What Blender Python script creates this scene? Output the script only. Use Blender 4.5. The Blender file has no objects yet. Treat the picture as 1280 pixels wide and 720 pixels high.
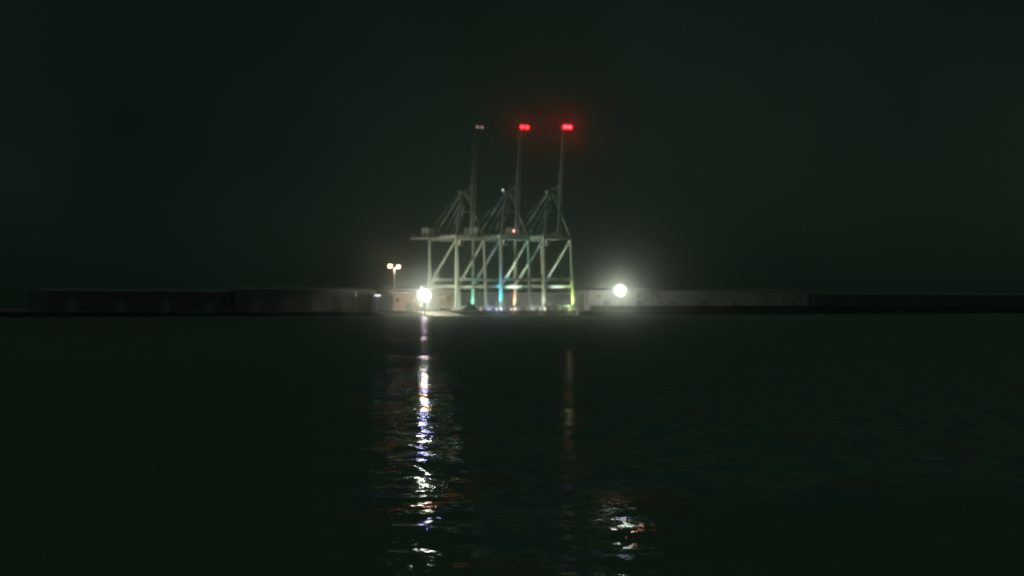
import bpy, bmesh, math, random
from mathutils import Vector, Matrix
random.seed(7)
R = math.radians
S = bpy.context.scene
C = S.collection

# ------------------------------------------------------------------ frame of reference
# metres; camera stands 4.2 m above the water and looks along +Y over the basin
CAM_H, QZ = 4.2, 2.2
F = 2000.0 / 1280.0            # focal length in picture widths
RX = Vector((0.803, 0.596, 0)).normalized()      # along the quay edge and the crane rails
LX = Vector((-RX.y, RX.x, 0))                    # landward
ANG = math.atan2(RX.y, RX.x)
MID = Vector((-5.2, 800.0, QZ))                  # centre between the rails at the middle crane

def Q(t, l, z=0.0):
    """point on the quay: t metres along the rails, l metres landward of the rail centre line"""
    return MID + RX * t + LX * l + Vector((0, 0, z))

# ------------------------------------------------------------------ materials
def nodes(name):
    m = bpy.data.materials.new(name); m.use_nodes = True
    nt = m.node_tree
    return m, nt, nt.nodes['Principled BSDF']

def paint(name, col, rough=0.55, var=0.25, scale=0.6, metal=0.0, streak=True, bump=0.0):
    m, nt, b = nodes(name)
    tc = nt.nodes.new('ShaderNodeTexCoord')
    mp = nt.nodes.new('ShaderNodeMapping'); nt.links.new(tc.outputs['Object'], mp.inputs[0])
    mp.inputs['Scale'].default_value = (1, 1, 0.25 if streak else 1)
    n = nt.nodes.new('ShaderNodeTexNoise'); n.inputs['Scale'].default_value = scale
    n.inputs['Detail'].default_value = 8; nt.links.new(mp.outputs[0], n.inputs['Vector'])
    r = nt.nodes.new('ShaderNodeValToRGB')
    r.color_ramp.elements[0].position = 0.3; r.color_ramp.elements[1].position = 0.7
    d = [c * (1 - var) for c in col]
    r.color_ramp.elements[0].color = (d[0], d[1] * 0.97, d[2] * 0.92, 1)
    r.color_ramp.elements[1].color = (*col, 1)
    nt.links.new(n.outputs['Fac'], r.inputs[0]); nt.links.new(r.outputs[0], b.inputs['Base Color'])
    b.inputs['Roughness'].default_value = rough; b.inputs['Metallic'].default_value = metal
    if bump:
        bp = nt.nodes.new('ShaderNodeBump'); bp.inputs['Strength'].default_value = bump
        nt.links.new(n.outputs['Fac'], bp.inputs['Height']); nt.links.new(bp.outputs[0], b.inputs['Normal'])
    return m

def corrugated(name, col, pitch=1.0, axis='X'):
    m = paint(name, col, 0.6, 0.3, 0.15)
    nt = m.node_tree; b = nt.nodes['Principled BSDF']
    tc = nt.nodes.new('ShaderNodeTexCoord')
    w = nt.nodes.new('ShaderNodeTexWave'); w.bands_direction = axis
    w.inputs['Scale'].default_value = 0.314 / pitch
    nt.links.new(tc.outputs['Object'], w.inputs['Vector'])
    bp = nt.nodes.new('ShaderNodeBump'); bp.inputs['Strength'].default_value = 0.6
    bp.inputs['Distance'].default_value = 0.08
    nt.links.new(w.outputs['Fac'], bp.inputs['Height']); nt.links.new(bp.outputs[0], b.inputs['Normal'])
    return m

def glow(name, col, strength):
    m, nt, b = nodes(name)
    b.inputs['Base Color'].default_value = (0.6, 0.6, 0.6, 1)
    b.inputs['Emission Color'].default_value = (*col, 1)
    b.inputs['Emission Strength'].default_value = strength
    return m

M = {}
M['steel'] = paint('crane_paint', (0.38, 0.45, 0.39), 0.5, 0.3, 0.4)
M['girder'] = paint('crane_paint_lit', (0.72, 0.76, 0.7), 0.5, 0.25, 0.4)  # crane paint lightened to stand in for light on the girders
M['boom'] = paint('crane_paint_dim', (0.27, 0.32, 0.28), 0.5, 0.3, 0.4)  # crane paint darkened to stand in for the weaker light higher up
M['steel_dark'] = paint('dark_steel', (0.10, 0.11, 0.11), 0.5, 0.3, 0.8)
M['rope'] = paint('wire_rope', (0.16, 0.17, 0.16), 0.6, 0.2, 1.0)
M['house'] = paint('house_cladding', (0.62, 0.63, 0.6), 0.5, 0.25, 0.6)
M['bogie'] = paint('bogie_paint', (0.62, 0.6, 0.56), 0.55, 0.4, 1.2)
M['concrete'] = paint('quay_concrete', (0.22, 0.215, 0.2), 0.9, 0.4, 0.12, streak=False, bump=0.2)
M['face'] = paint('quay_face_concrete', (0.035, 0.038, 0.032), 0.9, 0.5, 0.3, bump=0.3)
M['slip'] = paint('slipway_concrete', (0.13, 0.125, 0.11), 0.9, 0.35, 0.25, streak=False, bump=0.2)
M['beige'] = corrugated('beige_cladding', (0.42, 0.36, 0.29), 1.2)
M['brick'] = paint('brown_render', (0.34, 0.25, 0.15), 0.85, 0.35, 0.4)
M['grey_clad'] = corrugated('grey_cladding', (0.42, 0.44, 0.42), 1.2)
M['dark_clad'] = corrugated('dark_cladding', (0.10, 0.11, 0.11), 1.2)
M['roof'] = corrugated('roof_sheet', (0.2, 0.2, 0.2), 1.2)
M['pink_clad'] = corrugated('faded_pink_cladding', (0.44, 0.33, 0.29), 1.2)
M['door'] = corrugated('roller_door', (0.2, 0.21, 0.21), 0.4, 'Z')
M['glass'] = paint('dark_glass', (0.02, 0.025, 0.03), 0.35, 0.1, 1.0)
M['tyre'] = paint('rubber', (0.02, 0.02, 0.02), 0.85, 0.3, 2.0)
M['white'] = paint('white_paint', (0.75, 0.74, 0.72), 0.4, 0.15, 0.8)
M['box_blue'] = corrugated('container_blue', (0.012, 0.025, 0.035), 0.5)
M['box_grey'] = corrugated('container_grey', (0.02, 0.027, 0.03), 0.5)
M['pole'] = paint('galvanised_pole', (0.4, 0.4, 0.38), 0.5, 0.25, 0.8, 0.3)
M['rock'] = paint('dark_rock', (0.018, 0.018, 0.016), 0.95, 0.5, 0.8, streak=False, bump=0.4)
M['iron'] = paint('cast_iron', (0.06, 0.055, 0.05), 0.6, 0.4, 2.0)
M['flood_white'] = glow('flood_white', (1.0, 0.96, 0.86), 250)
M['flood_white2'] = glow('flood_cool_white', (1.0, 0.96, 0.88), 230)
M['ring_in'] = glow('glare_ring', (1.0, 0.92, 0.78), 6.0)  # added glow rings standing in for glare around the main lamp
M['ring_out'] = glow('glare_ring_dim', (1.0, 0.86, 0.68), 1.0)
M['mast_warm'] = glow('mast_warm', (1.0, 0.62, 0.26), 14)
M['mast_pink'] = glow('mast_pink', (1.0, 0.52, 0.44), 9)
M['red'] = glow('red_beacon', (1.0, 0.007, 0.013), 18)
M['red_hot'] = glow('red_beacon_bright', (1.0, 0.009, 0.014), 34)
M['unlit'] = glow('faint_lens', (1, .52, .45), 0.26)
M['pinkred'] = glow('pink_red_lamp', (1.0, 0.30, 0.25), 6)
M['cool'] = glow('cool_lamp', (0.85, 1.0, 0.9), 1.6)
M['dimwhite'] = glow('violet_white_lamp', (0.9, 0.85, 1.0), 2.0)
M['postglow'] = glow('post_tube_lamp', (0.85, 1.0, 0.85), 0.16)

# ------------------------------------------------------------------ mesh builder
class MB:
    def __init__(self): self.v, self.f = [], []
    def add(self, v, f):
        k = len(self.v); self.v += [tuple(p) for p in v]; self.f += [tuple(i + k for i in q) for q in f]
    def box(self, x0, x1, y0, y1, z0, z1):
        self.add([(x0,y0,z0),(x1,y0,z0),(x1,y1,z0),(x0,y1,z0),(x0,y0,z1),(x1,y0,z1),(x1,y1,z1),(x0,y1,z1)],
                 [(3,2,1,0),(4,5,6,7),(0,1,5,4),(1,2,6,5),(2,3,7,6),(3,0,4,7)]); return self
    def beam(self, a, b, w, h, w2=None, h2=None, up=(0, 0, 1)):
        a, b = Vector(a), Vector(b); d = (b - a).normalized(); up = Vector(up)
        if abs(d.dot(up)) > 0.97: up = Vector((0, 1, 0))
        s = d.cross(up).normalized(); u = s.cross(d).normalized()
        w2 = w if w2 is None else w2; h2 = h if h2 is None else h2
        p = []
        for c, ww, hh in ((a, w, h), (b, w2, h2)):
            for i, j in ((-1,-1),(1,-1),(1,1),(-1,1)): p.append(c + s * (i * ww / 2) + u * (j * hh / 2))
        self.add(p, [(3,2,1,0),(4,5,6,7),(0,1,5,4),(1,2,6,5),(2,3,7,6),(3,0,4,7)]); return self
    def rod(self, a, b, r, r2=None, n=10):
        a, b = Vector(a), Vector(b); d = (b - a).normalized()
        up = Vector((0, 0, 1)) if abs(d.z) < 0.9 else Vector((0, 1, 0))
        s = d.cross(up).normalized(); u = s.cross(d); r2 = r if r2 is None else r2
        p = []
        for c, rr in ((a, r), (b, r2)):
            for k in range(n):
                t = 2 * math.pi * k / n; p.append(c + s * math.cos(t) * rr + u * math.sin(t) * rr)
        self.add(p, [tuple(range(n)), tuple(range(2*n-1, n-1, -1))] + [(k, k+n, (k+1) % n + n, (k+1) % n) for k in range(n)]); return self
    def ball(self, c, r, n=12, m=8, sz=1.0):
        c = Vector(c); p = [c + Vector((0, 0, r * sz))]
        for i in range(1, m):
            a = math.pi * i / m
            for k in range(n):
                t = 2 * math.pi * k / n
                p.append(c + Vector((r*math.sin(a)*math.cos(t), r*math.sin(a)*math.sin(t), r*sz*math.cos(a))))
        p.append(c - Vector((0, 0, r * sz))); L = len(p) - 1
        f = [(0, 1+k, 1+(k+1) % n) for k in range(n)]
        for i in range(m-2):
            for k in range(n):
                q = 1 + i*n; f.append((q+k, q+n+k, q+n+(k+1) % n, q+(k+1) % n))
        q = 1 + (m-2)*n
        f += [(L, q+(k+1) % n, q+k) for k in range(n)]
        self.add(p, f); return self
    def prism(self, prof, x0, x1):
        """profile in (y,z) extruded along x"""
        n = len(prof)
        self.add([(x0, y, z) for y, z in prof] + [(x1, y, z) for y, z in prof],
                 [tuple(range(n)), tuple(range(2*n-1, n-1, -1))] + [(k, k+n, (k+1) % n + n, (k+1) % n) for k in range(n)]); return self
    def build(self, name, mat, parent=None, bevel=0.0, smooth=False):
        me = bpy.data.meshes.new(name); me.from_pydata(self.v, [], self.f)
        bm = bmesh.new(); bm.from_mesh(me); bmesh.ops.recalc_face_normals(bm, faces=bm.faces)
        bm.to_mesh(me); bm.free()
        me.materials.append(M[mat] if isinstance(mat, str) else mat)
        if smooth:
            for p in me.polygons: p.use_smooth = True
        o = bpy.data.objects.new(name, me); C.objects.link(o)
        if parent: o.parent = parent
        if bevel:
            md = o.modifiers.new('bevel', 'BEVEL'); md.width = bevel; md.segments = 2; md.limit_method = 'ANGLE'
        return o

def tag(o, label, cat, group=None):
    o['label'] = label; o['category'] = cat
    if group: o['group'] = group
    return o

def thing(name, label, cat, loc, rz=ANG, group=None):
    o = bpy.data.objects.new(name, None); C.objects.link(o); o.empty_display_size = 0.5
    o.location = loc; o.rotation_euler = (0, 0, rz)
    return tag(o, label, cat, group)

def structure(o): o['kind'] = 'structure'; return o

def kids(o): return [c for c in bpy.data.objects if c.parent == o]
def dup(o, parent=None):
    c = o.copy(); C.objects.link(c); c.parent = parent
    for ch in kids(o): dup(ch, c)
    return c

# ------------------------------------------------------------------ the setting
w = MB(); w.add([(-2400, -300, 0), (2400, -300, 0), (2400, 2700, 0), (-2400, 2700, 0)], [(0, 1, 2, 3)])
water = structure(w.build('water', 'steel'))
def water_material():
    m, nt, b = nodes('harbour_water')
    N = nt.nodes.new; L = nt.links.new
    nt.nodes.remove(b)
    out = nt.nodes['Material Output']
    geo = N('ShaderNodeNewGeometry')
    acc = None
    # slopes of swell, chop and ripple, from noise colours
    pm = N('ShaderNodeMapping'); pm.inputs['Scale'].default_value = (1.0, 0.35, 1); L(geo.outputs['Position'], pm.inputs[0])
    patch = N('ShaderNodeTexNoise'); patch.inputs['Scale'].default_value = 0.11; patch.inputs['Detail'].default_value = 3
    L(pm.outputs[0], patch.inputs['Vector'])
    pr = N('ShaderNodeMapRange'); pr.inputs['From Min'].default_value = 0.35; pr.inputs['From Max'].default_value = 0.65
    pr.inputs['To Min'].default_value = 0.55; pr.inputs['To Max'].default_value = 1.25
    L(patch.outputs['Fac'], pr.inputs[0])
    for sx, sy, det, amp in ((0.12, 0.16, 1.0, 0.12), (0.9, 1.3, 2.0, 0.30), (4.2, 6.0, 2.0, 0.42)):
        mp = N('ShaderNodeMapping'); mp.inputs['Scale'].default_value = (sx, sy, 1); mp.inputs['Location'].default_value = (sx*37, sy*91, 0)
        L(geo.outputs['Position'], mp.inputs[0])
        n = N('ShaderNodeTexNoise'); n.inputs['Scale'].default_value = 1; n.inputs['Detail'].default_value = det
        L(mp.outputs[0], n.inputs['Vector'])
        s = N('ShaderNodeVectorMath'); s.operation = 'SUBTRACT'; s.inputs[1].default_value = (0.5, 0.5, 0.5)
        L(n.outputs['Color'], s.inputs[0])
        k = N('ShaderNodeVectorMath'); k.operation = 'MULTIPLY'; k.inputs[1].default_value = (amp * 0.78, amp, 0)
        L(s.outputs[0], k.inputs[0])
        if acc is None: acc = k
        else:
            a = N('ShaderNodeVectorMath'); a.operation = 'ADD'
            L(acc.outputs[0], a.inputs[0]); L(k.outputs[0], a.inputs[1]); acc = a
    # wind-ruffled belt in the middle of the basin, shaped around the lamp reflections
    sx = N('ShaderNodeSeparateXYZ'); L(geo.outputs['Position'], sx.inputs[0])
    def ramp(a, b, c, d):
        q = N('ShaderNodeMapRange'); q.interpolation_type = 'SMOOTHSTEP'
        for i_, v_ in zip(('From Min', 'From Max', 'To Min', 'To Max'), (a, b, c, d)): q.inputs[i_].default_value = v_
        L(sx.outputs['Y'], q.inputs[0]); return q
    en = N('ShaderNodeTexNoise'); en.inputs['Scale'].default_value = 0.35; en.inputs['Detail'].default_value = 3
    L(geo.outputs['Position'], en.inputs['Vector'])
    e1 = N('ShaderNodeMath'); e1.operation = 'MULTIPLY_ADD'; e1.inputs[1].default_value = 0.04; L(sx.outputs['Y'], e1.inputs[0]); L(sx.outputs['X'], e1.inputs[2])
    e2 = N('ShaderNodeMath'); e2.operation = 'MULTIPLY_ADD'; e2.inputs[1].default_value = 1.2; L(en.outputs['Fac'], e2.inputs[0]); L(e1.outputs[0], e2.inputs[2])
    ne = N('ShaderNodeMapRange'); ne.interpolation_type = 'SMOOTHSTEP'
    for i_, v_ in zip(('From Min', 'From Max', 'To Min', 'To Max'), (0.3, 1.3, 92.0, 20.0)): ne.inputs[i_].default_value = v_
    L(e2.outputs[0], ne.inputs[0])
    w0 = N('ShaderNodeMath'); w0.operation = 'DIVIDE'; L(sx.outputs['Y'], w0.inputs[0]); nb = N('ShaderNodeMapRange'); nb.interpolation_type = 'SMOOTHSTEP'; L(sx.outputs['X'], nb.inputs[0])
    for i_, v_ in zip(('From Min', 'From Max', 'To Min', 'To Max'), (1.1, 1.8, 0.0, 11.5)): nb.inputs[i_].default_value = v_
    na = N('ShaderNodeMath'); na.operation = 'ADD'; L(ne.outputs[0], na.inputs[0]); L(nb.outputs[0], na.inputs[1]); L(na.outputs[0], w0.inputs[1])
    w1 = N('ShaderNodeMapRange'); w1.interpolation_type = 'SMOOTHSTEP'; L(w0.outputs[0], w1.inputs[0])
    for i_, v_ in zip(('From Min', 'From Max', 'To Min', 'To Max'), (0.9, 1.5, 0, 1)): w1.inputs[i_].default_value = v_
    yx = N('ShaderNodeMath'); yx.operation = 'MULTIPLY_ADD'; yx.inputs[1].default_value = -9.0; L(sx.outputs['X'], yx.inputs[0]); L(sx.outputs['Y'], yx.inputs[2])
    w2 = ramp(673, 957, 1, 0); L(yx.outputs[0], w2.inputs[0])
    ws = N('ShaderNodeMapRange'); ws.interpolation_type = 'SMOOTHSTEP'; L(e2.outputs[0], ws.inputs[0])
    for i_, v_ in zip(('From Min', 'From Max', 'To Min', 'To Max'), (0.3, 2.5, 0.42, 1.5)): ws.inputs[i_].default_value = v_
    wm = N('ShaderNodeMath'); wm.operation = 'MULTIPLY'; L(w1.outputs[0], wm.inputs[0]); L(w2.outputs[0], wm.inputs[1])
    wm0 = wm; wm = N('ShaderNodeMath'); wm.operation = 'MULTIPLY'; L(wm0.outputs[0], wm.inputs[0]); L(ws.outputs[0], wm.inputs[1])
    # gusts: the ruffled belt is patchy on a scale of tens of metres
    gm = N('ShaderNodeMapping'); gm.inputs['Scale'].default_value = (0.10, 0.034, 1); L(geo.outputs['Position'], gm.inputs[0])
    gn = N('ShaderNodeTexNoise'); gn.inputs['Scale'].default_value = 1.0; gn.inputs['Detail'].default_value = 4; L(gm.outputs[0], gn.inputs['Vector'])
    gr = N('ShaderNodeMapRange'); L(gn.outputs['Fac'], gr.inputs[0])
    for i_, v_ in zip(('From Min', 'From Max', 'To Min', 'To Max'), (0.36, 0.50, 0.12, 1.7)): gr.inputs[i_].default_value = v_
    wm1 = wm; wm = N('ShaderNodeMath'); wm.operation = 'MULTIPLY'; L(wm1.outputs[0], wm.inputs[0])
    gx = N('ShaderNodeMapRange'); L(e2.outputs[0], gx.inputs[0])
    for i_, v_ in zip(('From Min', 'From Max', 'To Min', 'To Max'), (0.6, 2.2, 0.0, 1.1)): gx.inputs[i_].default_value = v_
    gmx = N('ShaderNodeMath'); gmx.operation = 'MAXIMUM'; L(gr.outputs[0], gmx.inputs[0]); L(gx.outputs[0], gmx.inputs[1])
    # smoother lane added through the belt to carry the red lamps' reflection
    dv = N('ShaderNodeMath'); dv.operation = 'DIVIDE'; L(sx.outputs['X'], dv.inputs[0]); L(sx.outputs['Y'], dv.inputs[1])
    ds = N('ShaderNodeMath'); ds.operation = 'SUBTRACT'; ds.inputs[1].default_value = 0.0350; L(dv.outputs[0], ds.inputs[0])
    da = N('ShaderNodeMath'); da.operation = 'ABSOLUTE'; L(ds.outputs[0], da.inputs[0])
    dr = N('ShaderNodeMapRange'); dr.interpolation_type = 'SMOOTHSTEP'; L(da.outputs[0], dr.inputs[0])
    for i_, v_ in zip(('From Min', 'From Max', 'To Min', 'To Max'), (0.001, 0.014, 0.16, 1.0)): dr.inputs[i_].default_value = v_
    gs = N('ShaderNodeMath'); gs.operation = 'MULTIPLY'; L(gmx.outputs[0], gs.inputs[0])
    df = ramp(120, 220, 0, 1); dm = N('ShaderNodeMath'); dm.operation = 'MAXIMUM'
    dn = N('ShaderNodeMapRange'); L(gn.outputs['Fac'], dn.inputs[0])
    for i_, v_ in zip(('From Min', 'From Max', 'To Min', 'To Max'), (0.52, 0.62, 0.0, 0.3)): dn.inputs[i_].default_value = v_
    dq = N('ShaderNodeMath'); dq.operation = 'MAXIMUM'; L(dn.outputs[0], dq.inputs[0]); L(df.outputs[0], dq.inputs[1])
    L(dr.outputs[0], dm.inputs[0]); L(dq.outputs[0], dm.inputs[1]); L(dm.outputs[0], gs.inputs[1])
    L(gs.outputs[0], wm.inputs[1])
    wa = N('ShaderNodeMath'); wa.operation = 'MULTIPLY_ADD'; wa.inputs[1].default_value = 3.0; L(wm.outputs[0], wa.inputs[0]); L(pr.outputs[0], wa.inputs[2])
    sc = N('ShaderNodeVectorMath'); sc.operation = 'MULTIPLY'; L(acc.outputs[0], sc.inputs[0])
    wx = N('ShaderNodeMath'); wx.operation = 'MULTIPLY_ADD'; wx.inputs[1].default_value = 2.4; L(wm.outputs[0], wx.inputs[0]); L(pr.outputs[0], wx.inputs[2])
    cx = N('ShaderNodeCombineXYZ'); L(wx.outputs[0], cx.inputs['X']); L(wa.outputs[0], cx.inputs['Y']); L(cx.outputs[0], sc.inputs[1])
    up = N('ShaderNodeVectorMath'); up.operation = 'ADD'; up.inputs[1].default_value = (0, 0, 1); L(sc.outputs[0], up.inputs[0])
    nm = N('ShaderNodeVectorMath'); nm.operation = 'NORMALIZE'; L(up.outputs[0], nm.inputs[0])
    # pink and violet lamp glints painted in as a tint of the reflection
    fm = N('ShaderNodeMapping'); fm.inputs['Scale'].default_value = (0.5, 0.22, 1); fm.inputs['Location'].default_value = (0.0, 0.0, 0); L(geo.outputs['Position'], fm.inputs[0])
    fn = N('ShaderNodeTexNoise'); fn.inputs['Scale'].default_value = 1.0; fn.inputs['Detail'].default_value = 2
    L(fm.outputs[0], fn.inputs['Vector'])
    cr = N('ShaderNodeValToRGB'); e = cr.color_ramp.elements
    e[0].position = 0.0; e[0].color = (1, .38, .33, 1); e[1].position = 1.0; e[1].color = (.9, .95, 1, 1)
    for p, c in ((.40, (1, .36, .30, 1)), (.44, (.84, 1, .88, 1)), (.51, (.86, .97, .92, 1)), (.55, (.60, .60, 1, 1)), (.59, (.32, .27, 1, 1)), (.66, (.84, 1, .92, 1))):
        x = e.new(p); x.color = c
    L(fn.outputs['Fac'], cr.inputs[0])
    g = N('ShaderNodeBsdfGlossy'); rg = N('ShaderNodeMath'); rg.operation = 'MULTIPLY_ADD'; rg.inputs[1].default_value = 0.27; rg.inputs[2].default_value = 0.06; L(wm.outputs[0], rg.inputs[0]); L(rg.outputs[0], g.inputs['Roughness'])
    L(cr.outputs[0], g.inputs['Color']); L(nm.outputs[0], g.inputs['Normal'])
    d = N('ShaderNodeBsdfDiffuse'); d.inputs['Color'].default_value = (0.125, 0.16, 0.125, 1)
    fr = N('ShaderNodeFresnel'); fr.inputs['IOR'].default_value = 1.33; L(nm.outputs[0], fr.inputs['Normal'])
    mx = N('ShaderNodeMixShader'); fk = N('ShaderNodeMath'); fk.operation = 'MULTIPLY'; fk.inputs[1].default_value = 0.17; L(fr.outputs[0], fk.inputs[0]); L(fk.outputs[0], mx.inputs[0]); L(d.outputs[0], mx.inputs[1]); L(g.outputs[0], mx.inputs[2])
    L(mx.outputs[0], out.inputs['Surface'])
    return m
water.data.materials[0] = water_material()

EDGE = -16.0        # quay edge, metres landward of rail centre line
def quay_poly():
    a, b = Q(-900, EDGE), Q(1000, EDGE); c, d = Q(1000, 1200), Q(-900, 1200)
    o = MB()
    top = [Vector((p.x, p.y, QZ)) for p in (a, b, c, d)]
    bot = [Vector((p.x, p.y, -1.0)) for p in (a, b, c, d)]
    o.add(top + bot, [(0,1,2,3),(7,6,5,4),(0,4,5,1),(1,5,6,2),(2,6,7,3),(3,7,4,0)])
    return structure(o.build('quay', 'concrete'))
quay_poly()
# coping and darker face in front of the quay body
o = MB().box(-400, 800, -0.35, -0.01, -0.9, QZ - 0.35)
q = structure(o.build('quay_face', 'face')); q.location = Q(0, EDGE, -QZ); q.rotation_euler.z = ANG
o = MB().box(-400, 800, -0.5, -0.01, -0.34, 0.12)
q = structure(o.build('quay_kerb', 'concrete')); q.location = Q(0, EDGE); q.rotation_euler.z = ANG
# crane rails let into the quay
for l in (-12, 12):
    o = MB().box(-75, 75, -0.06, 0.06, 0.004, 0.05)
    q = structure(o.build('crane_rail', 'steel_dark')); q.location = Q(0, l); q.rotation_euler.z = ANG
# slipway: a sloping concrete ramp in front of the quay below the left floodlight
o = MB()
o.prism([(-0.55, 0.0), (-0.55, -3.1), (-17, -3.1), (-17, -2.35)], -88, -44)
q = structure(o.build('slipway', 'slip')); q.location = Q(0, EDGE); q.rotation_euler.z = ANG
o.v = o.v

# ------------------------------------------------------------------ cranes
def make_crane():
    c = thing('ship_to_shore_crane', '', 'crane', Q(0, 0), ANG, 'ship-to-shore cranes on the quay')
    TOPX = {-1: -9.0, 1: 7.6}; GX = -0.7
    H = 35.2
    def lp(sx, y, z):                                   # point on a leg centre line
        x0, x1 = 9.15 * sx, TOPX[sx]; t = (z - 2.6) / (H - 2.6)
        return Vector((x0 + (x1 - x0) * t, y, z))
    for y in (-12, 12):
        for sx in (-1, 1):
            MB().beam(lp(sx, y, 2.61), lp(sx, y, H), 1.25, 1.35, 0.9, 0.95, up=(0, 1, 0)).build('leg', 'steel', c, 0.06)
            b = MB()                                     # rail bogie: equaliser and two trucks
            b.prism([(-0.45, 0.5), (0.45, 0.5), (0.45, 1.36), (-0.45, 1.36)], 9.15*sx - 2.4, 9.15*sx + 2.4)
            for v in range(len(b.v)): b.v[v] = (b.v[v][0], b.v[v][1] + y, b.v[v][2])
            b.box(9.15*sx - 0.5, 9.15*sx + 0.5, y - 0.35, y + 0.35, 1.36, 1.62)
            bo = b.build('bogie', 'bogie', c, 0.05)
            for k in range(4):
                wx = 9.15*sx + (-1.8 + 1.2 * k)
                MB().rod((wx, y - 0.3, 0.4), (wx, y + 0.3, 0.4), 0.35, n=14).build('wheel', 'steel_dark', bo)
        MB().box(-10.2, 10.2, y - 0.6, y + 0.6, 1.62, 2.6).build('sill_beam', 'steel', c, 0.05)
        MB().beam(lp(-1, y, 15.6) + Vector((.7, 0, 0)), lp(1, y, 15.6) - Vector((.7, 0, 0)), 1.0, 1.3).build('portal_tie', 'steel', c, 0.05)
        MB().box(TOPX[-1] - 0.8, TOPX[1] + 0.8, y - 0.7, y + 0.7, H + 0.004, H + 1.5).build('head_beam', 'steel', c, 0.05)
    for sx in (-1, 1):
        a, b = lp(sx, -12, 12.1), lp(sx, 12, 12.1)
        MB().beam(a + Vector((0, .7, 0)), b - Vector((0, .7, 0)), 1.0, 1.5).build('portal_beam', 'steel', c, 0.05)
        MB().beam(lp(sx, -11.5, 35.0), lp(sx, 11.5, 13.2), 0.85, 0.85).build('diagonal_brace', 'steel', c, 0.05)
        MB().beam(lp(sx, -11.5, H + .8) , lp(sx, 11.5, H + .8), 0.7, 1.0).build('side_beam', 'steel', c)
        # access stair rail along the leg
        st = MB()
        for k in range(28):
            z = 3.0 + k * 0.33
            st.box(9.15*sx + 0.95 if sx > 0 else 9.15*sx - 1.5, 9.15*sx + 1.5 if sx > 0 else 9.15*sx - 0.95, 11.8, 11.86, z, z + 0.05)
        for yy in (11.75, 11.86):
            xx = 9.15*sx + 1.2*sx
            st.box(xx - 0.26, xx - 0.2, yy, yy + 0.05, 2.6, 12.4); st.box(xx + 0.2, xx + 0.26, yy, yy + 0.05, 2.6, 12.4)
        st.build('ladder', 'steel_dark', c)
    # twin girders with cross ties
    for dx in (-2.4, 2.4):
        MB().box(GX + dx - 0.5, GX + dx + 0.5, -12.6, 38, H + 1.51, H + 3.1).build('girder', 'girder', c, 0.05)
    for k in range(9): MB().box(GX - 1.9, GX + 1.9, -11 + k * 6.0, -10.4 + k * 6.0, H + 1.7, H + 2.3).build('girder_tie', 'steel', c)
    hr = MB()                                            # walkway with handrail along the girder
    hr.box(GX - 4.0, GX - 2.91, -12, 38.2, H + 2.4, H + 2.48)
    for k in range(26): hr.box(GX - 3.98, GX - 3.92, -12 + 2*k, -11.94 + 2*k, H + 2.48, H + 3.6)
    for z in (3.0, 3.55): hr.box(GX - 3.98, GX - 3.92, -12, 38.2, H + z, H + z + 0.06)
    hr.build('walkway', 'steel_dark', c)
    # machinery house
    mh = MB().box(GX - 2.2, GX + 2.2, 22.6, 28.6, H + 3.11, H + 7.2).build('machinery_house', 'house', c, 0.06)
    MB().prism([(22.3, H + 7.2), (28.9, H + 7.2), (28.9, H + 7.35), (25.6, H + 7.8), (22.3, H + 7.35)], GX - 2.5, GX + 2.5).build('roof', 'roof', mh)
    MB().box(GX - 2.24, GX - 2.2, 24.4, 25.5, H + 3.3, H + 5.4).build('door', 'door', mh)
    MB().box(GX + 2.2, GX + 2.24, 26.2, 27.7, H + 5.2, H + 6.3).build('vent', 'steel_dark', mh)
    # sheave platform at the rear end
    pl = MB().box(GX - 2.8, GX + 2.8, 38.01, 40.6, H + 1.9, H + 2.2)
    pl.box(GX - 0.9, GX + 0.9, 38.8, 40.4, H + 2.2, H + 4.6)
    pl.build('sheave_platform', 'house', c, 0.05)
    # trolley parked near the landside legs, operator cab below it
    MB().box(GX - 1.85, GX + 1.85, 1.0, 6.0, H + 0.5, H + 1.5).build('trolley', 'steel_dark', c)
    cab = MB().prism([(-1.4, H - 2.3), (1.0, H - 2.3), (1.0, H + 0.3), (-1.9, H + 0.3)], GX + 1.1, GX + 3.3).build('cab', 'house', c, 0.05)
    MB().prism([(-1.47, H - 2.2), (-1.42, H - 2.2), (-1.90, H + 0.1), (-1.95, H + 0.1)], GX + 1.3, GX + 3.1).build('cab_window', 'glass', cab)
    # small items along the girder top
    for yy in (-3.0, 8.0, 16.5):
        MB().box(GX - 1.1, GX + 1.1, yy, yy + 1.6, H + 3.11, H + 4.9).build('sheave_block', 'steel', c, 0.04)
    # pylon (A-frame) leaning landward, apex, stays
    ap = Vector((GX, -6.2, 58.6))
    for sx in (-1, 1):
        MB().beam(Vector((TOPX[sx], -12, H + 1.51)), ap + Vector((1.3*sx, 0, 0)), 0.75, 0.9, 0.5, 0.6, up=(0, 1, 0)).build('pylon_leg', 'boom', c, 0.05)
        MB().beam(ap + Vector((1.3*sx, .4, -.4)), Vector((GX + 2.4*sx, 15.6, H + 3.1)), 0.5, 0.5).build('backstay', 'boom', c)
        MB().beam(Vector((GX + 2.0*sx, 2.5, H + 3.12)), ap + Vector((1.0*sx, 0.5, -6)), 0.4, 0.4).build('pylon_strut', 'boom', c)
    MB().box(GX - 2.6, GX + 2.6, -7.4, -5.0, 58.5, 59.5).build('apex_beam', 'steel', c, 0.05)
    MB().beam((GX - 4.4, -9.3, 49), (GX + 4.4, -9.3, 49), 0.6, 0.6).build('pylon_tie', 'boom', c)
    s = MB()
    for dx in (-1.2, 1.2): s.rod((GX + dx, -6.8, 59.8), (GX + dx, -5.5, 59.8), 0.7, n=14)
    s.build('apex_sheave', 'steel_dark', c)
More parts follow.
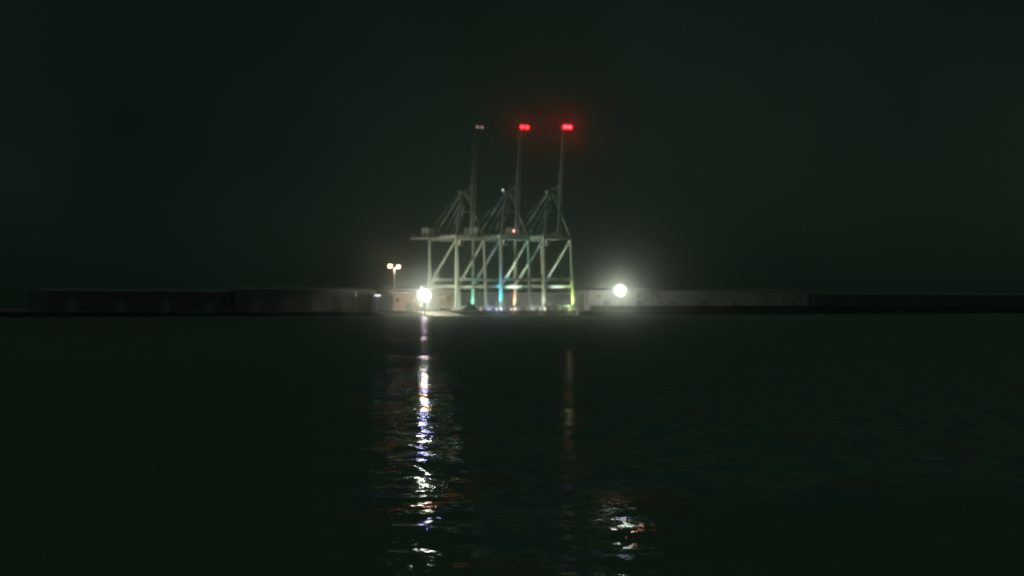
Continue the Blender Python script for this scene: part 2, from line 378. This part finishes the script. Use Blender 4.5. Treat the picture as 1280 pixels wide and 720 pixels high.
    # raised boom: two chords with lattice
    h0, h1 = Vector((GX, -13.4, H + 2.3)), Vector((GX, -17.0, 89.2))
    for sx in (-1, 1):
        MB().beam(h0 + Vector((0.85*sx, 0, 0)), h1 + Vector((0.6*sx, 0, 0)), 0.38, 0.9, 0.3, 0.6, up=(0, 1, 0)).build('boom_chord', 'boom', c)
        # folded forestay links hanging between apex and boom
        f = MB()
        p = [ap + Vector((1.1*sx, -.6, .2)), h0.lerp(h1, .30) + Vector((1.1*sx, 1.2, 0)), h0.lerp(h1, .62) + Vector((1.1*sx, .7, 0))]
        f.beam(p[0], p[1], 0.25, 0.3); f.beam(p[1], p[2], 0.25, 0.3)
        f.build('forestay', 'boom', c)
    la = MB()
    for k in range(14):
        p0, p1 = h0.lerp(h1, (k + .3)/14), h0.lerp(h1, (k + 1.0)/14)
        la.beam(p0 - Vector((.8, 0, 0)), p0 + Vector((.8, 0, 0)), 0.25, 0.3)
        sg = 1 if k % 2 else -1
        la.beam(p0 - Vector((.75*sg, 0, 0)), p1 + Vector((.75*sg, 0, 0)), 0.16, 0.16)
    la.build('boom_lattice', 'boom', c)
    MB().rod((GX - 3.2, -13.2, H + 2.3), (GX + 3.2, -13.2, H + 2.3), 0.4).build('boom_hinge', 'steel_dark', c)
    # hoist ropes between apex, boom and house
    rp = MB()
    for k in range(7):
        x = GX - 1.5 + 0.5 * k
        rp.rod((x, -6.4, 59.1), (x, -1.5 + k * 0.35, H + 4.8), 0.07, n=5)
        rp.rod((x, -6.2, 59.1), h0.lerp(h1, .48) + Vector((x - GX, .5, 0)), 0.06, n=5)
        rp.rod((x, -5.6, 59.1), (x * .6, 23 + 0.1 * k, H + 7.0), 0.05, n=5)
    rp.build('hoist_rope', 'rope', c)
    # tip platform with two aviation lamps
    tp = MB().box(GX - 2.2, GX + 2.2, -20.6, -16.4, 88.4, 88.7)
    for k in range(6): tp.box(GX - 2.2 + .86*k, GX - 2.14 + .86*k, -20.6, -20.54, 88.7, 89.6)
    tp.box(GX - 2.2, GX + 2.2, -20.6, -20.54, 89.5, 89.6)
    tp = tp.build('tip_platform', 'steel_dark', c)
    for sx in (-1, 1):
        MB().rod((GX + 1.35*sx, -20.0, 88.7), (GX + 1.35*sx, -20.0, 89.1), 0.5, n=12).build('lamp_base', 'steel_dark', tp)
        l = MB(); l.ball((GX + 1.35*sx, -20.0, 90.1), 1.0, 14, 10, 0.8); l.build('beacon_lens', 'unlit', tp, smooth=True)
    return c

crane = make_crane()
crane2 = dup(crane); crane3 = dup(crane)
for k, (c, lab) in enumerate(((crane, 'leftmost quay crane, its raised boom with only barely glowing lamps at the tip'),
                              (crane2, 'middle quay crane, small red lamp on its girder, legs lit blue and cyan'),
                              (crane3, 'rightmost quay crane with the brightest red tip lamps and a yellow-green lit leg'))):
    p = Q((k - 1) * 26.7, 0); c.location = p; c['label'] = lab
    s = p.y / 800.0; c.scale = (s, s, s)
    if k:
        for pl in kids(c):
            if pl.name.startswith('tip_platform'):
                for l in kids(pl):
                    if l.name.startswith('beacon_lens'):
                        l.data = l.data.copy(); l.data.materials[0] = M['red' if k == 1 else 'red_hot']
                        l['label'] = 'lit red aviation lamp'
# extra lamps of the middle crane
H = 35.2
ml = MB(); ml.ball((-0.7, -11.2, 39.5), 0.55, 12, 8); ml.build('girder_lamp', 'pinkred', crane2, smooth=True)['label'] = 'small lit red lamp'
ml = MB(); ml.rod((-0.7, -11.2, 38.3), (-0.7, -11.2, 39.1), 0.12); ml.build('lamp_stem', 'steel_dark', crane2)
ml = MB(); ml.ball((-1.6, -3.2, 60.2), 0.4, 12, 8); ml.build('apex_lamp', 'cool', crane2, smooth=True)['label'] = 'small lit white lamp'
ml = MB(); ml.beam((-1.6, -5.2, 59.2), (-1.6, -3.2, 59.7), 0.15, 0.15); ml.build('lamp_bracket', 'steel_dark', crane2)

# ------------------------------------------------------------------ lamps
def lamp(kind, name, loc, energy, col, parent=None, aim=None, size=R(180), blend=0.3, radius=0.3):
    d = bpy.data.lights.new(name, kind); d.energy = energy; d.color = col; d.shadow_soft_size = radius
    if kind == 'SPOT': d.spot_size = size; d.spot_blend = blend
    o = bpy.data.objects.new(name, d); C.objects.link(o); o.location = loc
    if aim is not None:
        o.rotation_euler = (Vector(aim) - Vector(loc)).to_track_quat('-Z', 'Y').to_euler()
    if parent:
        o.parent = parent
        bpy.context.view_layer.update(); o.matrix_parent_inverse = parent.matrix_world.inverted()
    return o

def at(px, l):
    """quay point whose picture column is px (1280 wide), l metres landward"""
    k = (px - 640) / 2000.0; b = Q(0, l)
    t = (k * b.y - b.x) / (RX.x - k * RX.y)
    return Q(t, l)

def flood_mast(px, l, zc, lab, mat, n, rr, spot_e, col, bz=QZ, aim=(0, 1, .2)):
    p = at(px, l); p.z = bz
    th = thing('floodlight_mast', lab, 'floodlight', p, 0.0, 'bright floodlights on the quay')
    MB().rod((0, .6, 0), (0, .6, zc - 1.0), 0.26, 0.18, 14).build('pole', 'pole', th)
    MB().box(-.6, .6, 0.0, 1.2, 0.004, 0.35).build('base', 'concrete', th, 0.04)
    fr = MB()
    fr.box(-3.2, 3.2, 0.35, 0.6, zc - 0.12, zc + 0.12); fr.box(-.12, .12, 0.35, 0.6, zc - 3.2, zc + 3.2)
    fr.rod((0, .35, zc), (0, .62, zc), 3.1, n=28)
    fr.build('lamp_frame', 'pole', th)
    pos = [(0, 0, 1.45, mat)]
    pos += [(math.cos(k * math.pi/6) * 2.0, math.sin(k * math.pi/6) * 2.0, 0.48, 'ring_in') for k in range(12)]  # inner and outer glowing rings, added to soften the lamp edge
    pos += [(math.cos((k + .5) * math.pi/8) * 2.95, math.sin((k + .5) * math.pi/8) * 2.95, 0.44, 'ring_out') for k in range(16)]
    for x, z, rq, lm in pos:
        h = MB().rod((x, .34, zc + z), (x, -.1, zc + z), rq * .85, rq, 20).build('lamp_head', 'steel_dark', th)
        MB().rod((x, -.104, zc + z), (x, -.2, zc + z), rq * .96, rq * .8, 20).build('lens', lm, h)
    # unseen yard-side floods, added for the halo and the light on the cranes
    for dz in (-.55, .55):
        h = MB().rod((0, .64, zc + dz), (0, 1.0, zc + dz), .45, .5, 16).build('yard_fill_head', 'steel_dark', th)
    c = p + Vector((0, 1.6, zc))
    lamp('SPOT', 'yard_fill', c, spot_e, col, th, c + Vector(aim), R(180), 1.0, 0.5)
    return th
flood_mast(530.5, EDGE - 13, 9.2, 'left of two bright floodlights on poles, with a long glittering reflection below', 'flood_white', 7, 0.95, 90000, (1.0, 0.95, 0.76), 0.42, (.5, .86, -.05))
flood_mast(775.5, -14.2, 10.4, 'right of two bright floodlights on poles, standing apart from the cranes', 'flood_white2', 7, 0.95, 90000, (0.97, 1.0, 0.86), QZ, (-.5, .85, 0))

# twin-headed high mast
p = at(493, 20)
th = thing('lamp_post', 'tall twin-headed lamp post glowing warm and pinkish left of the cranes', 'lamp post', p, 0.0)
MB().rod((0, 0, 0), (0, 0, 21.6), 0.35, 0.2, 14).build('pole', 'pole', th)
MB().box(-.5, .5, -.5, .5, 0.004, 0.3).build('base', 'concrete', th)
for sx, mt, dz in ((-1, 'mast_warm', .3), (1, 'mast_pink', 0)):
    MB().beam((0.15*sx, 0, 21.2), (1.6*sx, 0, 21.5 + dz), .14, .14).build('arm', 'pole', th)
    h = MB().prism([(-.7, 21.3 + dz), (.5, 21.6 + dz), (.5, 22.3 + dz), (-.6, 22.3 + dz)], 1.2*sx if sx > 0 else -2.8, 2.8 if sx > 0 else -1.2).build('lamp_head', 'steel_dark', th)
    MB().prism([(-.72, 20.9 + dz), (-.5, 20.9 + dz), (-.61, 22.4 + dz), (-.9, 22.4 + dz)], 1.15*sx if sx > 0 else -2.95, 2.95 if sx > 0 else -1.15).build('lens', mt, h)
lamp('SPOT', 'mast_light', p + Vector((0, -1.6, 21.3)), 6500, (1, .8, .6), th, p + Vector((0, -1.2, 0)), R(165), .4, .4)

# coloured uplights at crane legs
def uplight(px, l, toward, zaim, e, col, lab, size=38):
    """on the quay, in front of a leg whose foot is at `toward`"""
    p = Vector(toward) - RX * 4.6 - LX * 2.6; p.z = QZ
    th = thing('uplight', lab, 'uplight', p, 0.0, 'coloured uplights at the crane legs')
    MB().box(-.35, .35, -.3, .3, 0.004, .12).build('bracket', 'steel_dark', th)
    h = MB().rod((0, -.15, .25), (0, .12, .62), .22, .3, 14).build('housing', 'steel_dark', th)
    MB().rod((0, .121, .622), (0, .135, .64), .26, .26, 14).build('lens', glow('uplight_lens', col, 1.5), h)
    c = p + Vector((0, .3, .95)); th.rotation_euler.z = math.atan2(toward[1] - p.y, toward[0] - p.x) - R(90)
    lamp('SPOT', 'uplight_beam', c, e, col, th, Vector(toward) + Vector((0, 0, zaim)), R(size), 1.0, .12)
    lamp('POINT', 'spill_fill', p + Vector((0, -.5, 1.3)), min(max(e * .08, 700), 1100), [.5 + .5 * q for q in col], th, None, radius=.15)  # extra point lamp added to brighten nearby crates and bogies
    return th
def foot(k, sx, l): 
    s = Q((k-1)*26.7, 0).y / 800.0
    return Q((k - 1) * 26.7 + 9.15 * sx * s, l * s)
u = uplight(0, 0, foot(1, -1, 12), 9.0, 18000, (.22, 1, .74), 'uplight throwing cyan-green light on a crane leg', 70)
v = foot(1, -1, -12)
u = uplight(0, 0, v, 26.0, 24000, (.10, .26, 1), 'uplight throwing blue light up a crane leg', 40)
lamp('SPOT', 'uplight_beam', u.location + Vector((0.1, .3, .95)), 34000, (.05, .75, 1), u, v + Vector((0, 0, 9)), R(46), 1.0, .12)
u = uplight(0, 0, foot(2, -1, 12), 9.0, 36000, (1, .50, .32), 'uplight throwing orange light on a crane leg', 66)
u = uplight(0, 0, foot(2, -1, -12), 9.0, 9000, (1, .95, .75), 'uplight throwing pale warm light on a crane leg', 70)
u = uplight(0, 0, foot(2, 1, -12), 9.0, 24000, (.80, 1, .25), 'uplight throwing yellow-green light on a crane leg', 66)
# uplights under the portal beams
def side(k, y, out=-6.0):
    s = Q((k-1)*26.7, 0).y / 800.0
    return Q((k-1)*26.7 + (8.5 + out)*s, y*s)
for k, y, e, col, lab in ((0, 2, 9000, (1, .98, .7), 'uplight throwing pale yellow light on the portal beam of the leftmost crane'),
                          (1, 1, 60000, (.9, 1, .82), 'uplight throwing greenish-white light on the portal beam of the middle crane'),
                          (2, -1, 42000, (.92, 1, .9), 'uplight throwing white light on the portal beam of the rightmost crane')):
    f0_ = side(k, y)
    uplight(0, 0, f0_ + RX * 4.6 + LX * 2.6, 0, 1, col, lab, 30)
    o = [q for q in C.objects if q.name.startswith('uplight_beam')][-1]
    tgt = side(k, y, -0.9) + Vector((0, 0, 12.3)); src = f0_ + Vector((0, .3, .95)); 
    o.location = src; o.data.energy = e; o.data.spot_size = R(72); o.rotation_euler = (tgt - src).to_track_quat('-Z', 'Y').to_euler()

# small lamp on a short post at far left, and the lit lamp before the containers
p = at(445, -6)
th = thing('lamp_post', 'slim short post with a faint pale tube lamp, left of the dark containers', 'lamp post', p, 0.0)
MB().rod((0, 0, 0), (0, 0, 6.6), .12, .1, 10).build('pole', 'pole', th)
MB().rod((0, 0, 6.605), (0, 0, 9.4), .3, .3, 12).build('tube_lamp', 'postglow', th)
MB().rod((0, 0, 9.405), (0, 0, 9.6), .36, .2, 12).build('cap', 'steel_dark', th)
p = at(472, 6)
th = thing('wall_lamp', 'bright white strip lamp on a pole in front of the dark container stack', 'lamp', p, 0.0)
MB().rod((0, 0, 0), (0, 0, 7.5), .12, .1, 10).build('pole', 'pole', th)
MB().box(-1.5, 1.5, -.2, .25, 7.5, 7.75).build('lamp_head', 'steel_dark', th)
MB().box(-1.4, 1.4, -.45, -.2, 7.1, 7.72).build('lens', 'dimwhite', th)

# ------------------------------------------------------------------ sheds
def shed(px0, px1, l, depth, hw, rise, wall, roof, lab, doors=2, wins=0, flat=False, brick=None):
    a, b = at(px0, l), at(px1, l); Lg = (b - a).length
    th = thing('warehouse', lab, 'warehouse', a, ANG)
    MB().box(0, Lg, 0, depth, 0.004, hw).build('wall', wall, th)
    if flat:
        MB().box(-.3, Lg + .3, -.3, depth + .3, hw + .003, hw + rise).build('roof', roof, th)
    else:
        MB().prism([(-.5, hw + .003), (depth + .5, hw + .003), (depth + .5, hw + .2), (depth/2, hw + rise), (-.5, hw + .2)], -.4, Lg + .4).build('roof', roof, th)
    MB().rod((0.5, -.62, hw + .08), (Lg - .5, -.62, hw + .08), .14).build('gutter', 'pole', th)
    for k in range(doors):
        x = Lg * (k + .5) / doors
        d = MB().box(x - 2.2, x + 2.2, -.06, -.003, .004, min(5, hw * .55)).build('roller_door', 'door', th)
        MB().box(x - 2.4, x + 2.4, -.16, -.063, min(5, hw*.55) + .003, min(5, hw*.55) + .3).build('door_lintel', 'steel_dark', d)
    for k in range(wins):
        x = Lg * (k + .5) / wins
        wv = MB().box(x - .9, x + .9, -.05, -.003, hw * .68, hw * .68 + 1.1).build('window', 'glass', th)
        MB().box(x - 1.0, x + 1.0, -.14, -.054, hw * .68 - .14, hw * .68 - .003).build('sill', 'pole', wv)
    return th
sl = shed(489, 571, 26, 22, 10.6, 2.0, 'beige', 'roof', 'beige floodlit warehouse right behind the left floodlight', 3, 6)
sh2 = thing('annexe', 'faded pink lean-to building at the left end of the beige warehouse', 'annexe', at(490, 19), ANG)
MB().box(0, 13, 0, 6, .004, 8.6).build('wall', 'pink_clad', sh2)
MB().prism([(-.4, 8.604), (6, 8.604), (6, 9.8), (-.4, 8.8)], -.3, 13.3).build('roof', 'roof', sh2)
MB().box(8, 11, -.06, -.003, .004, 4).build('door', 'door', sh2)
MB().box(2, 4.2, -.05, -.003, 4.6, 6.0).build('window', 'glass', sh2)
sh3 = thing('annexe', 'yellow-brown rendered annexe at the right end of the beige warehouse', 'annexe', at(557, 20), ANG)
MB().box(0, 8, 0, 5, .004, 7.4).build('wall', 'brick', sh3)
MB().box(-.2, 8.2, -.2, 5, 7.404, 7.75).build('roof', 'roof', sh3)
MB().box(1.0, 2.8, -.05, -.003, 5.3, 6.7).build('window', 'glass', sh3)
MB().box(4.4, 6.2, -.05, -.003, .004, 2.6).build('door', 'door', sh3)
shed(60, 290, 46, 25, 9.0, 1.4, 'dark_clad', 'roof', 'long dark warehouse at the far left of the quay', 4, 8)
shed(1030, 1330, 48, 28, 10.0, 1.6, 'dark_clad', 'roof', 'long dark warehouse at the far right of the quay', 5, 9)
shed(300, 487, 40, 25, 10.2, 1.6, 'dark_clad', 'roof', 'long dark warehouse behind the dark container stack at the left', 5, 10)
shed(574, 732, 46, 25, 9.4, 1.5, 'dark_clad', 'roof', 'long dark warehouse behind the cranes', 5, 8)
shed(736, 1010, 42, 30, 11.2, 1.8, 'grey_clad', 'roof', 'long grey warehouse behind the right floodlight', 7, 12)

# ------------------------------------------------------------------ containers, stacked dark
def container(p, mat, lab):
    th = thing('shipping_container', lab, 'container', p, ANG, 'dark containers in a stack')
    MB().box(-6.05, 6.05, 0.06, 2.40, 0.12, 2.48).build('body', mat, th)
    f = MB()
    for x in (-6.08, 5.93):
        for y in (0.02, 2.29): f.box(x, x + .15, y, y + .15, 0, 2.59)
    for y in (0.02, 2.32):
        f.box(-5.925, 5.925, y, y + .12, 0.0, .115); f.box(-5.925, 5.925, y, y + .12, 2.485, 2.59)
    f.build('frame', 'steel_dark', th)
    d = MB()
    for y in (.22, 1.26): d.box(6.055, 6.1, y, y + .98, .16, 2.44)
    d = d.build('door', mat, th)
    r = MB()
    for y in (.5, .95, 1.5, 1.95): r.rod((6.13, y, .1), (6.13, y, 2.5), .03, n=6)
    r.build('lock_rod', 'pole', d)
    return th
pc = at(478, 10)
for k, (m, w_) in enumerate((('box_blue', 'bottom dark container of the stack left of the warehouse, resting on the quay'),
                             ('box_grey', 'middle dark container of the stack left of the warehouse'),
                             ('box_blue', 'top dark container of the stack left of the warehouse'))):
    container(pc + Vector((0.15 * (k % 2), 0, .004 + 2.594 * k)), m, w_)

# ------------------------------------------------------------------ parked van, crates, heap, wall, bollards, fenders, buoy
def van(px, l, lab):
    th = thing('parked_van', lab, 'van', at(px, l), ANG)
    b = MB(); b.prism([(-2.6, .45), (2.6, .45), (2.6, 1.1), (1.75, 1.3), (1.1, 2.25), (.8, 2.4), (-2.5, 2.4), (-2.6, 2.2)], -.95, .95)
    b.v = [(y, x, z) for x, y, z in b.v]
    bo = b.build('body', 'white', th, 0.06)
    for x in (-1.6, 1.7):
        for y in (-.86, .86):
            wv = MB().rod((x, y - .12, .36), (x, y + .12, .36), .36, n=18).build('wheel', 'tyre', th)
            MB().rod((x, y + (.121 if y > 0 else -.121), .36), (x, y + (.14 if y > 0 else -.14), .36), .2, n=14).build('rim', 'pole', wv)
    for y in (-.956, .952): MB().box(.25, 1.1, y, y + .006, 1.4, 2.05).build('side_window', 'glass', th)
    ws = MB(); ws.add([(1.78, -.8, 1.33), (1.78, .8, 1.33), (1.14, .75, 2.26), (1.14, -.75, 2.26)], [(0, 1, 2, 3)])
    ws.add([(1.80, -.8, 1.34), (1.80, .8, 1.34), (1.16, .75, 2.27), (1.16, -.75, 2.27)], [(3, 2, 1, 0)]); ws.build('windscreen', 'glass', th)
    for y in (-.75, .55): MB().box(2.6, 2.63, y, y + .2, .75, .95).build('headlight', 'pole', th)
    MB().box(2.6, 2.7, -.9, .9, .45, .62).build('bumper', 'steel_dark', th)
    return th
van(705, -14.6, 'pale van parked on the quay edge beside the yellow-green crane leg')
def crate(px, l, lab, s=1.0, mat='bogie'):
    th = thing('crate', lab, 'crate', at(px, l), ANG, 'pale crates on the quay')
    MB().box(-1.1*s, 1.1*s, -.8*s, .8*s, .16, 1.5*s).build('box', mat, th, .03)
    b = MB()
    for x in (-.9, -.05, .8): b.box(x*s, (x + .14)*s, -.82*s, .82*s, .004, .157)
    b.build('skid', 'iron', th)
    b = MB()
    for x in (-.8, 0.65): b.box(x*s, (x + .15)*s, -.83*s, -.803*s, .18, 1.48*s)
    b.build('batten', 'iron', th)
    return th
def px_of(p): return 640 + 2000 * p.x / p.y
def crate_at(ft, lab, sz): 
    q = Vector(ft) - RX * 0.4 - LX * 2.7
    th = crate(600, 0, lab, sz); th.location = (q.x, q.y, QZ)
crate(603, -13.8, 'small pale crate on the quay below the leftmost crane')
crate_at(foot(1, -1, -12), 'pale crate on the quay at the foot of the blue-lit crane leg', 1.25)
crate_at(foot(1, -1, 12), 'pale crate on the quay at the foot of the cyan-lit crane leg', 1.2)
crate_at(foot(2, -1, 12), 'pale crate on the quay at the foot of the orange-lit crane leg', 1.3)
crate_at(foot(2, -1, -12), 'pale crate on the quay left of the van, at the foot of the rightmost crane', 1.2)

# heap of rubble right of the beige warehouse
bm = bmesh.new(); rnd = random.Random(3)
for k in range(150):
    r = rnd.uniform(.5, 1.2); t = max(-3.6, min(3.6, rnd.gauss(0, 2.0))); d = max(-2, min(2, rnd.gauss(0, 1.1)))
    top = max(0, 3.6 * math.exp(-(t/3.2)**2 - (d/2.0)**2))
    z = rnd.uniform(0, top)
    mtx = Matrix.Translation((t, d, z)) @ Matrix.Rotation(rnd.uniform(0, 6), 4, Vector((rnd.random(), rnd.random(), rnd.random() + .1)).normalized()) @ Matrix.Diagonal((r, r*rnd.uniform(.6, 1), r*rnd.uniform(.5, .9), 1))
    res = bmesh.ops.create_icosphere(bm, subdivisions=1, radius=.75, matrix=mtx)
    for v in res['verts']: v.co += Vector((rnd.uniform(-.12, .12), rnd.uniform(-.12, .12), rnd.uniform(-.1, .1)))
for v in bm.verts:
    if v.co.z < 0.01: v.co.z = 0.01
me = bpy.data.meshes.new('rubble_heap'); bm.to_mesh(me); bm.free(); me.materials.append(M['rock'])
o = bpy.data.objects.new('rubble_heap', me); C.objects.link(o); o.location = at(587, -12); o.rotation_euler.z = ANG
tag(o, 'dark heap of rubble on the quay between the beige warehouse and the cyan-lit crane leg', 'rubble heap')

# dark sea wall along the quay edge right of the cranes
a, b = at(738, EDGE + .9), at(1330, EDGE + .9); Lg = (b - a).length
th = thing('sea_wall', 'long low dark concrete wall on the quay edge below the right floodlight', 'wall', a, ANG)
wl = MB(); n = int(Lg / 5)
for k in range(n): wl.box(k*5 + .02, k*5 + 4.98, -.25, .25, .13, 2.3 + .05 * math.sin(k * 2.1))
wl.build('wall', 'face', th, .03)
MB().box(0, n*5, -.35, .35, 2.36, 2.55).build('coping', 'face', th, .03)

# bollards and fenders
def bollard():
    th = thing('mooring_bollard', 'dark cast-iron mooring bollard on the quay edge', 'bollard', Q(0, EDGE + .9), ANG, 'mooring bollards along the quay edge')
    MB().rod((0, 0, .004), (0, 0, .12), .5, n=14).build('base', 'iron', th)
    b = MB(); b.rod((0, 0, .123), (0, 0, .6), .26, .22, 14); b.rod((0, 0, .6), (0, 0, .8), .42, .36, 14); b.build('post', 'iron', th)
    return th
b0 = bollard(); ts = [-190 + 14 * k for k in range(19)]
for i, t in enumerate(ts):
    c = b0 if i == 0 else dup(b0); c.location = Q(t, EDGE + .7)
def fender():
    th = thing('tyre_fender', 'black tyre fender hanging on the quay face', 'fender', Q(0, EDGE), ANG, 'tyre fenders on the quay face')
    m = MB(); n, k2 = 20, 8
    for i in range(n):
        A = 2*math.pi*i/n
        for j in range(k2):
            B = 2*math.pi*j/k2; r = .75 + .26*math.cos(B)
            m.v.append((r*math.cos(A), -.3 + .26*math.sin(B)*-1, r*math.sin(A)))
    for i in range(n):
        for j in range(k2): m.f.append((i*k2+j, ((i+1) % n)*k2+j, ((i+1) % n)*k2+(j+1) % k2, i*k2+(j+1) % k2))
    m.build('tyre', 'tyre', th, smooth=True)
    c = MB()
    for x in (-.3, .3): c.rod((x, -.27, .72), (x, -.2, 1.3), .04, n=6)
    c.build('chain', 'iron', th)
    return th
f0 = fender(); i = 0
for t in [-40 + 7 * k for k in range(14)]:
    c = f0 if i == 0 else dup(f0); i += 1
    c.location = Q(t, EDGE - .33, -1.15)

# leaning spar buoy before the quay
p = at(721, EDGE - 3.0); p.z = 0
th = thing('spar_buoy', 'pale spar buoy leaning in the water under the yellow-green crane leg', 'buoy', p, 0.0)
th.rotation_euler = (0, R(14), 0)
MB().rod((0, 0, -.6), (0, 0, .9), .62, .5, 16).build('float', 'white', th)
MB().rod((0, 0, .9), (0, 0, 2.9), .3, .16, 12).build('spar', 'white', th)
MB().ball((0, 0, 3.05), .3, 10, 6).build('topmark', 'white', th)

# ------------------------------------------------------------------ sky, fill light, air
W = bpy.data.worlds.new('World'); S.world = W; W.use_nodes = True
nt = W.node_tree; bg = nt.nodes['Background']
sky = nt.nodes.new('ShaderNodeTexSky'); sky.sky_type = 'NISHITA'; sky.sun_disc = False
EL, AZ = R(25), R(215)
sky.sun_elevation = EL; sky.sun_rotation = AZ
bw = nt.nodes.new('ShaderNodeRGBToBW'); nt.links.new(sky.outputs[0], bw.inputs[0])
tint = nt.nodes.new('ShaderNodeMix'); tint.data_type = 'RGBA'; tint.blend_type = 'MULTIPLY'; tint.inputs['Factor'].default_value = 1
nt.links.new(bw.outputs[0], tint.inputs['A']); tint.inputs['B'].default_value = (0.55, 1.0, 0.68, 1)   # night cloud lit by the green-white harbour lamps
# brightness added overhead, out of view, to light the water and the cranes
tcw = nt.nodes.new('ShaderNodeTexCoord'); sz = nt.nodes.new('ShaderNodeSeparateXYZ'); nt.links.new(tcw.outputs['Generated'], sz.inputs[0])
mr = nt.nodes.new('ShaderNodeMapRange'); mr.interpolation_type = 'SMOOTHSTEP'; nt.links.new(sz.outputs['Z'], mr.inputs[0])
for i_, v_ in zip(('From Min', 'From Max', 'To Min', 'To Max'), (0.22, 0.6, 1.0, 14.0)): mr.inputs[i_].default_value = v_
cl = nt.nodes.new('ShaderNodeVectorMath'); cl.operation = 'SCALE'
nt.links.new(tint.outputs['Result'], cl.inputs[0]); nt.links.new(mr.outputs[0], cl.inputs['Scale'])
nz = nt.nodes.new('ShaderNodeTexNoise'); nz.inputs['Scale'].default_value = 5.0; nz.inputs['Detail'].default_value = 6; nt.links.new(tcw.outputs['Generated'], nz.inputs['Vector'])
nr = nt.nodes.new('ShaderNodeMapRange'); nt.links.new(nz.outputs['Fac'], nr.inputs[0])
for i_, v_ in zip(('From Min', 'From Max', 'To Min', 'To Max'), (0.3, 0.7, 0.72, 1.28)): nr.inputs[i_].default_value = v_
c2 = nt.nodes.new('ShaderNodeVectorMath'); c2.operation = 'SCALE'; nt.links.new(cl.outputs[0], c2.inputs[0]); nt.links.new(nr.outputs[0], c2.inputs['Scale'])
nt.links.new(c2.outputs[0], bg.inputs['Color'])
bg.inputs['Strength'].default_value = 0.0019
ml = bpy.data.lights.new('faint_fill', 'SUN'); ml.energy = 0.012; ml.angle = R(0.5); ml.color = (1, .97, .9)  # faint sun lamp added as base light on the cranes
mo = bpy.data.objects.new('faint_fill', ml); C.objects.link(mo)
dirv = Vector((math.sin(AZ) * math.cos(EL), math.cos(AZ) * math.cos(EL), math.sin(EL)))
mo.rotation_euler = dirv.to_track_quat('Z', 'Y').to_euler()

hz = MB().box(-2500, 2500, -400, 2800, -2.2, 99.0)
o = hz.build('haze', 'steel'); o['kind'] = 'stuff'
m = bpy.data.materials.new('night_haze'); m.use_nodes = True; nt = m.node_tree
nt.nodes.remove(nt.nodes['Principled BSDF'])
pv = nt.nodes.new('ShaderNodeVolumePrincipled')
pv.inputs['Color'].default_value = (0.82, 0.96, 0.85, 1); pv.inputs['Density'].default_value = 0.00034
pv.inputs['Anisotropy'].default_value = 0.985
nt.links.new(pv.outputs[0], nt.nodes['Material Output'].inputs['Volume'])
o.data.materials[0] = m

# ------------------------------------------------------------------ camera and output
cd = bpy.data.cameras.new('camera'); cam = bpy.data.objects.new('camera', cd); C.objects.link(cam)
cam.location = (0, 0, CAM_H); cam.rotation_euler = (R(90) + math.atan(23.5 / 2000), 0, 0)
cd.sensor_width = 36; cd.lens = 36 * F; cd.clip_start = 0.5; cd.clip_end = 20000
cd.dof.use_dof = True; cd.dof.focus_distance = 48; cd.dof.aperture_fstop = 0.95
S.camera = cam
S.view_settings.view_transform = 'Standard'; S.view_settings.look = 'None'
S.view_settings.exposure = 0; S.view_settings.gamma = 1; S.view_settings.use_curve_mapping = False
S.cycles.use_denoising = True
S.cycles.filter_width = 2.2
S.cycles.max_bounces = 6; S.cycles.volume_bounces = 1
S.cycles.sample_clamp_indirect = 8
